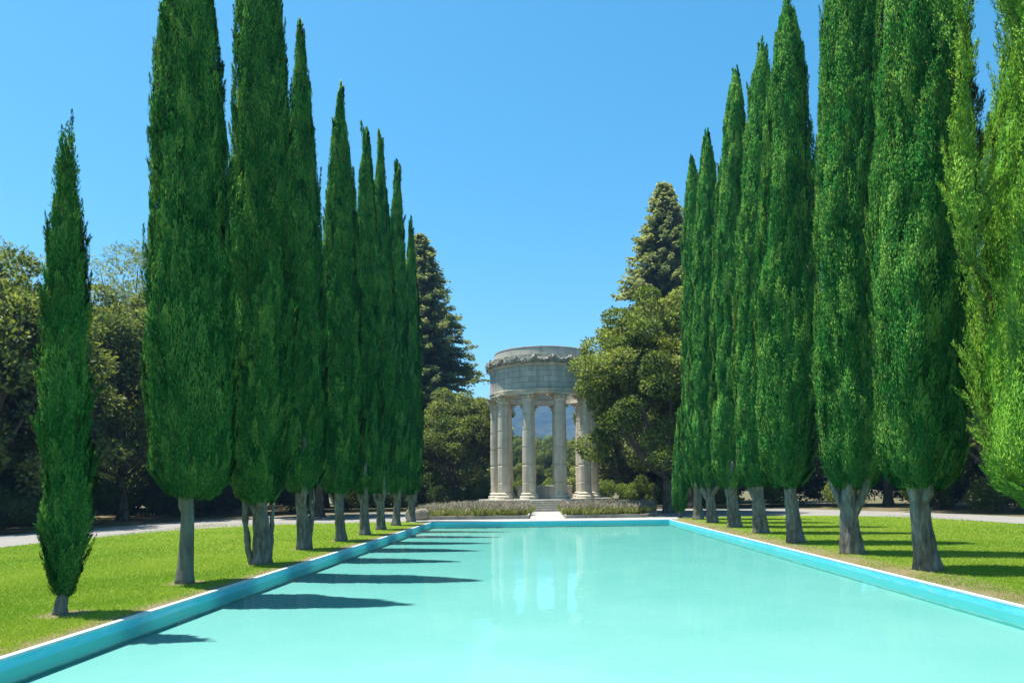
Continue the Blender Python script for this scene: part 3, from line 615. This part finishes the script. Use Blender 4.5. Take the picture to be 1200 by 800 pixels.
# ------------------------------------------------------------------ woodland trees
def limbs_tree(G, rs, tips, h0, r, lean):
    fork = np.array([lean[0], lean[1], h0]); u = np.linspace(0, 1, 10)
    tube(G, np.c_[lean[0]*u**1.5, lean[1]*u**1.5, -.1+(h0+.1)*u], r*(1-.3*u)*(1+.6*np.exp(-u*7)), 14, .05, int(rs.integers(1e6)))
    for tp in tips:
        q = np.linspace(0, 1, 9)[:, None]; mid = fork*.45+tp*.55+np.array([0, 0, -.12*np.linalg.norm(tp-fork)])+rs.normal(0, .35, 3)
        c = fork*(1-q)**2+2*mid*q*(1-q)+tp*q*q; rr = r*.5*rs.uniform(.5, 1)
        tube(G, c, np.linspace(rr, .035, 9), 8, .05, int(rs.integers(1e6)))
def oak_meshes(seed, W, H, h0, nb=46, leaves=260, leaf=.2, lean=(0,0), low=.30, needle=False):
    """broad crown: leaf clumps on the outside of an uneven dome, gaps between them"""
    global rng
    rs = np.random.default_rng(seed); keep = rng; rng = rs
    C = []
    ga = np.pi*(3-math.sqrt(5))
    for k in range(nb):
        v_ = 1-(k+.5)/nb*1.35; rr = math.sqrt(max(0.02, 1-v_*v_)); a = k*ga+rs.normal(0, .25); sh = rs.uniform(.68, 1.02)
        C.append((lean[0]+W*.5*rr*math.cos(a)*sh, lean[1]+W*.5*rr*math.sin(a)*sh, h0+(H-h0)*(low+(1-low)*(.5+.5*v_)*sh*1.0) if v_ > -.0 else h0+(H-h0)*(low+(1-low)*.5*max(0, 1+v_/.36))))
    for k in range(nb//4): C.append((lean[0]+rs.normal(0, W*.14), lean[1]+rs.normal(0, W*.14), h0+(H-h0)*rs.uniform(.4, .85)))
    C = np.array(C); Rb = rs.uniform(.09, .165, len(C))*W*(46/nb)**.3
    T = Geo(); idx = rs.choice(len(C), min(14, len(C)), False); limbs_tree(T, rs, C[idx], h0, max(.14, W*.032), (lean[0]*.3, lean[1]*.3))
    G = Geo()
    for c, rb in zip(C, Rb):
        n = int(leaves*(rb/(W*.13))**2); d = nrm(rs.normal(size=(n, 3))); d[:, 2] = d[:, 2]*.8+.15; d = nrm(d)
        rad = rb*rs.uniform(.35, 1.0, n)**.45*(1+.25*fbm(d, int(rs.integers(1e6)), 2.5, 3))
        P = c+d*rad[:, None]*np.array([1, 1, .72]); tb = rs.normal(.45, .13)
        D = d+rs.normal(0, .7, (n, 3))+np.array([0, 0, .25])
        if needle: kites(G, P, D, leaf*rs.uniform(.8, 1.6, n), leaf*.28, np.clip(tb+rs.normal(0, .15, n), 0, 1), nr=d+np.array([0, 0, .25])+rs.normal(0, .25, (n, 3)))
        else: kites(G, P, D, leaf*rs.uniform(.7, 1.3, n), leaf*.68*rs.uniform(.7, 1.2, n), np.clip(tb+rs.normal(0, .15, n), 0, 1), d, 1.1, d*np.array([1, 1, .9])+.35*nrm(c-np.array([lean[0], lean[1], H*.45]))+np.array([0, 0, .45])+rs.normal(0, .28, (n, 3)))
    rng = keep; return T, G
def conifer_meshes(seed, H, W, dens=1.0, start=.06, pw=.85, spray=.42, droop=.35):
    global rng
    rs = np.random.default_rng(seed); keep = rng; rng = rs; T, G = Geo(), Geo()
    u = np.linspace(0, 1, 16); tube(T, np.c_[.15*np.sin(2*u), .1*np.sin(3*u), -.1+H*u], W*.07*(1-.97*u)+.02, 12, .05, seed)
    z = H*start; 
    while z < H*.985:
        t = z/H; Lm = W*.5*(1-t)**pw+.25; nb = max(4, int(6*dens))
        for b in range(nb):
            L = Lm*rs.uniform(.55, 1.12); a = rs.uniform(0, 6.28); rise = rs.uniform(-.12, .30)+.4*t
            n = max(3, int(L/.22)); q = np.linspace(.12, 1, n)
            pz = z+L*(rise*q-droop*q*q*1.5+.12*q**4); px = np.cos(a)*L*q; py = np.sin(a)*L*q
            if L > 1: tube(T, np.c_[px, py, pz][::max(1, n//6)], np.linspace(.05, .015, len(px[::max(1, n//6)])), 5)
            m = 8; P = np.repeat(np.c_[px, py, pz], m, 0); k = len(P)
            dirr = np.array([np.cos(a), np.sin(a), 0]); sd_ = np.array([-np.sin(a), np.cos(a), 0]); s = rs.choice([-1, 1], k)*rs.uniform(.2, 1, k)
            D = dirr*rs.uniform(.3, 1.0, k)[:, None]+sd_*s[:, None]+np.c_[np.zeros((k, 2)), rs.uniform(-.75, .15, k)]
            tn = rs.normal(.42, .13)
            kites(G, P+rs.normal(0, .11, (k, 3)), D, spray*rs.uniform(.6, 1.4, k)*(.55+.45*(1-np.repeat(q, m))), spray*.30, np.clip(tn+rs.normal(0, .14, k)+.1*np.repeat(q, m), 0, 1), np.array([[0, 0, 1.]]), 2.6, dirr*.8+np.array([0, 0, .9])+rs.normal(0, .35, (k, 3)))
        z += rs.uniform(.18, .40)*(.5+.6*(1-t))
    rng = keep; return T, G
SRC = {}
def tree(kind, name, loc, label, group, s=1.0, rz=0.0, cat='tree', leafmat=None, sz=None):
    """first use builds the kind, later uses copy it with its parts"""
    key = (kind, leafmat)
    if key not in SRC:
        T, G, lm, bm = KINDS[kind](); root = empty(name, (0, 0, 0))
        T.build('trunk', bm, root, True); G.build('crown', leafmat or lm, root); SRC[key] = root; o = root
    else: o = copy_tree(SRC[key]); o.name = name
    for k in list(o.keys()): del o[k]
    o.location = loc; o.rotation_euler = (0, 0, rz); o.scale = (s, s, sz or s); return tag(o, label, cat, group)
KINDS = {
 'oak_big': lambda: oak_meshes(41, 10.3, 13.6, 2.2, 140, 1250, .19, (-.4,-.6), .06)+('oak_green','bark_dark'),
 'oak_a': lambda: oak_meshes(42, 10.5, 12.5, 2.0, 95, 640, .24, (.5,0), .03)+('oak','bark_dark'),
 'oak_b': lambda: oak_meshes(43, 9.5, 13.5, 2.6, 95, 640, .24, (-.4,.3), .06)+('oak_dark','bark_dark'),
 'oak_c': lambda: oak_meshes(44, 8.5, 10.0, 2.0, 60, 640, .23, (.2,.2), .02)+('oak','bark_dark'),
 'redwood': lambda: conifer_meshes(45, 29.5, 22, 1.25, .05, .95, .60, .26)+('redwood','bark_dark'),
 'redwood_b': lambda: conifer_meshes(46, 34.3, 24, 1.25, .06, .92, .66, .22)+('redwood','bark_dark'),
 'pine': lambda: oak_meshes(47, 8.5, 21, 10, 26, 150, .26, (.3,0), .15, True)+('redwood','bark_dark'),
}
GB = 'trees of the wood round the garden'
tree('redwood', 'redwood_tree', (-12.6,74,0), 'dark feathery redwood rising left of the temple behind the cypress row', GB)
tree('redwood_b', 'redwood_tree', (13.6,73,0), 'tallest redwood, rising behind the big oak right of the temple', GB)
tree('oak_big', 'oak_tree', (8.2,44.0,0), 'big oak overhanging the right side of the temple', GB)
tree('oak_c', 'oak_tree', (-7.6,61,0), 'olive green oak close against the left side of the temple', GB, 1.0, .4)
tree('oak_a', 'oak_tree', (12.5,56,0), 'tall oak between the big temple oak and the right cypresses', GB, 1.15, 1.2, sz=1.35)
tree('oak_b', 'oak_tree', (8.5,68,0), 'dark oak seen between the right hand temple columns', GB, .95, 2.0)
tree('oak_c', 'oak_tree', (-14.4,44.5,0), 'oak with a flared trunk beside the path behind the left cypresses', GB, 1.0, 2.2, sz=1.1)
tree('oak_a', 'oak_tree', (-28.0,33.5,0), 'rounded oak at the left edge of the picture, its crown lit on top', GB, 1.05, .2, sz=1.06)
tree('oak_b', 'oak_tree', (-26.0,42.5,0), 'oak in the gap between the small cypress and the tall pale trunked one', GB, 1.05, .9)
tree('pine', 'pine_tree', (-31.0,51.5,0), 'open thin needled pine rising above the oaks on the left', GB, 1.0, .7, cat='pine tree')
tree('pine', 'pine_tree', (-41.5,52.0,0), 'pine tip peeping over the oak at the left edge', GB, 1.05, 2.4, cat='pine tree')
tree('oak_a', 'oak_tree', (27.0,40.0,0), 'oak with a bare leaning trunk seen right of the nearest right trunk', GB, 1.0, 2.7, sz=1.1)
DW = 'dark oak in the shaded wood beyond the left path'
for x, y, k, s, rz in ((-34,27,'oak_b',.95,1.1),(-24.5,52,'oak_a',1.05,3),(-19,58,'oak_b',1.0,4.1),(-35,40,'oak_a',1.1,5),(-33,62,'oak_b',1.15,.3),(-46,44,'oak_a',1.2,.8),(-22,70,'oak_b',1.0,2.2),(-40,60,'oak_a',1.2,.5),(-47,71,'oak_b',1.35,1.5),(-37,71,'oak_a',1.3,2.5),(-54,60,'oak_a',1.3,4.5)):
    tree(k, 'oak_tree', (x, y, 0), DW, 'oaks of the wood beyond the left path', s, rz)
DR = 'oak in the wood beyond the right path behind the cypresses'
for x, y, k, s, rz in ((21,57,'oak_b',1.0,.4),(27,53,'oak_a',1.1,1.9),(33,47,'oak_b',1.0,3.2),(33,36,'oak_a',1.0,4.4),(19,70,'oak_a',1.2,.2),(37,60,'oak_b',1.2,5.2)):
    tree(k, 'oak_tree', (x, y, 0), DR, 'oaks of the wood beyond the right path', s, rz)
GVY = 'trees in the valley behind the temple'
for x, y, k, s, rz in ((-9,105,'oak_c',.95,.3),(-3.5,128,'oak_a',.95,1.4),(3.5,118,'oak_b',.8,2.2),(8,98,'oak_a',.8,3.3),(-14,135,'oak_b',.9,4),(0,165,'oak_b',.95,5),(-8,175,'oak_a',1.1,.9),(9,150,'oak_a',.95,2.9),(5,190,'oak_c',1.3,3.9),(-1.5,100,'oak_c',.55,3.1),(3,93,'oak_c',.5,1.1),(-6,92,'oak_c',.55,5.1),(15,170,'oak_b',1.1,2),(-18,170,'oak_a',1.2,1)):
    tree(k, 'oak_tree', (x, y, -.1), 'distant green tree seen between the temple columns', GVY, s, rz)
# shrubs
def shrub_mesh(seed, W, H, n=16, leaves=420, leaf=.13):
    global rng
    rs = np.random.default_rng(seed); keep = rng; rng = rs; G = Geo()
    for k in range(n):
        c = np.array([rs.uniform(-.4, .4)*W, rs.uniform(-.3, .3)*W, 0]); top = H*rs.uniform(.55, 1)*(1-.8*(c[0]/W)**2); rb = W*rs.uniform(.13, .22); c[2] = rs.uniform(.25, .8)*top
        d = nrm(rs.normal(size=(leaves, 3))); P = c+d*rb*rs.uniform(.4, 1.05, leaves)[:, None]**.6*np.array([1, 1, .9]); P[:, 2] = np.abs(P[:, 2])
        kites(G, P, d+rs.normal(0, .7, d.shape)+np.array([0, 0, .4]), leaf*rs.uniform(.7, 1.4, leaves), leaf*.55, np.clip(rs.normal(.45, .12)+rs.normal(0, .15, leaves), 0, 1), d, 1.0, d+np.array([0, 0, .55])+rs.normal(0, .3, d.shape))
    rng = keep; return G
SH = {}
def shrub(k, loc, s, rz, mat, label, group, sz=None):
    key = (k, mat)
    if key not in SH: o = SH[key] = shrub_mesh(60+k, 3.2, 2.6).build('shrub', mat)
    else: o = SH[key].copy(); COL.objects.link(o)
    for q in list(o.keys()): del o[q]
    o.location = loc; o.rotation_euler = (0, 0, rz); o.scale = (s, s, sz or s); return tag(o, label, 'shrub', group)
GS = 'shrubs under the trees'
shrub(0, (-5.0,60.5,0), .95, 0, 'shrub', 'bright green shrub beside the leftmost temple column', GS, 1.15)
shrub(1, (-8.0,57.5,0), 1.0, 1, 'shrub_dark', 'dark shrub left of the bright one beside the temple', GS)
shrub(2, (5.2,62,0), 1.1, 2, 'shrub', 'yellow green shrub in the sun right of the rightmost temple column', GS)
shrub(0, (8.4,60.5,0), 1.15, 3, 'shrub', 'sunlit shrub under the big oak right of the temple', GS)
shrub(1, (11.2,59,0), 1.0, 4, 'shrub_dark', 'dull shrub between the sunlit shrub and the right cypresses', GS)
shrub(2, (1.6,74,0), 1.3, .6, 'shrub', 'yellow green shrub seen behind the well between the temple columns', GS)
shrub(1, (-3.2,72,0), 1.3, 2.4, 'shrub', 'yellow green shrub behind the temple left of its well', GS)
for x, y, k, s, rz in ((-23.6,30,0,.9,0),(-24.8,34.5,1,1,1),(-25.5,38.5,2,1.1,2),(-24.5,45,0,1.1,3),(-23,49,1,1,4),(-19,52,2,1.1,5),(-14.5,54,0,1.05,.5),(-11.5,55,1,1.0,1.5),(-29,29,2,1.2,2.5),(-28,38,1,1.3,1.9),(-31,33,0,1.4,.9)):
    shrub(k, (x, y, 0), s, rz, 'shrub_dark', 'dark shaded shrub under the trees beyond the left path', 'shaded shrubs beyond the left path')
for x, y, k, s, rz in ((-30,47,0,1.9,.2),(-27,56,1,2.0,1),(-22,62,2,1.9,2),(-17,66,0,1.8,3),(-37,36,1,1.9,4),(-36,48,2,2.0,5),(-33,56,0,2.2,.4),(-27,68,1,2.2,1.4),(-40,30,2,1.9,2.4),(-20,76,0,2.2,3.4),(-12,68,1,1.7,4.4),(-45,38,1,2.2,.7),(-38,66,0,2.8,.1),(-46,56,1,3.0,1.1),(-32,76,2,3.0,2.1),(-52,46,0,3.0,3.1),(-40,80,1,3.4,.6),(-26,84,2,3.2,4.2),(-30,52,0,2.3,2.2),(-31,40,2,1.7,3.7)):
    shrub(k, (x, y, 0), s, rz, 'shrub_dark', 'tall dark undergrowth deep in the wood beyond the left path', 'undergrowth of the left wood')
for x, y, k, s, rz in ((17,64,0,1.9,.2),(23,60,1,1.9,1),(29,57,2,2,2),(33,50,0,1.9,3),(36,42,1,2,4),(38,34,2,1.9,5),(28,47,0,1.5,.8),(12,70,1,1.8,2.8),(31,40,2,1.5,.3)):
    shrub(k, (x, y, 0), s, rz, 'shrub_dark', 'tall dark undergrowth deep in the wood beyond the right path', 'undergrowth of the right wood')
for x, y, k, s, rz in ((14.5,55,0,1,0),(18.5,54.5,1,.9,1),(22.2,50,2,1,2),(25.4,45,0,1,3),(26.2,39.5,1,1.0,4),(27,34,2,1.1,5)):
    shrub(k, (x, y, 0), s, rz, 'shrub', 'sun flecked shrub under the trees beyond the right path', 'sun flecked shrubs beyond the right path')
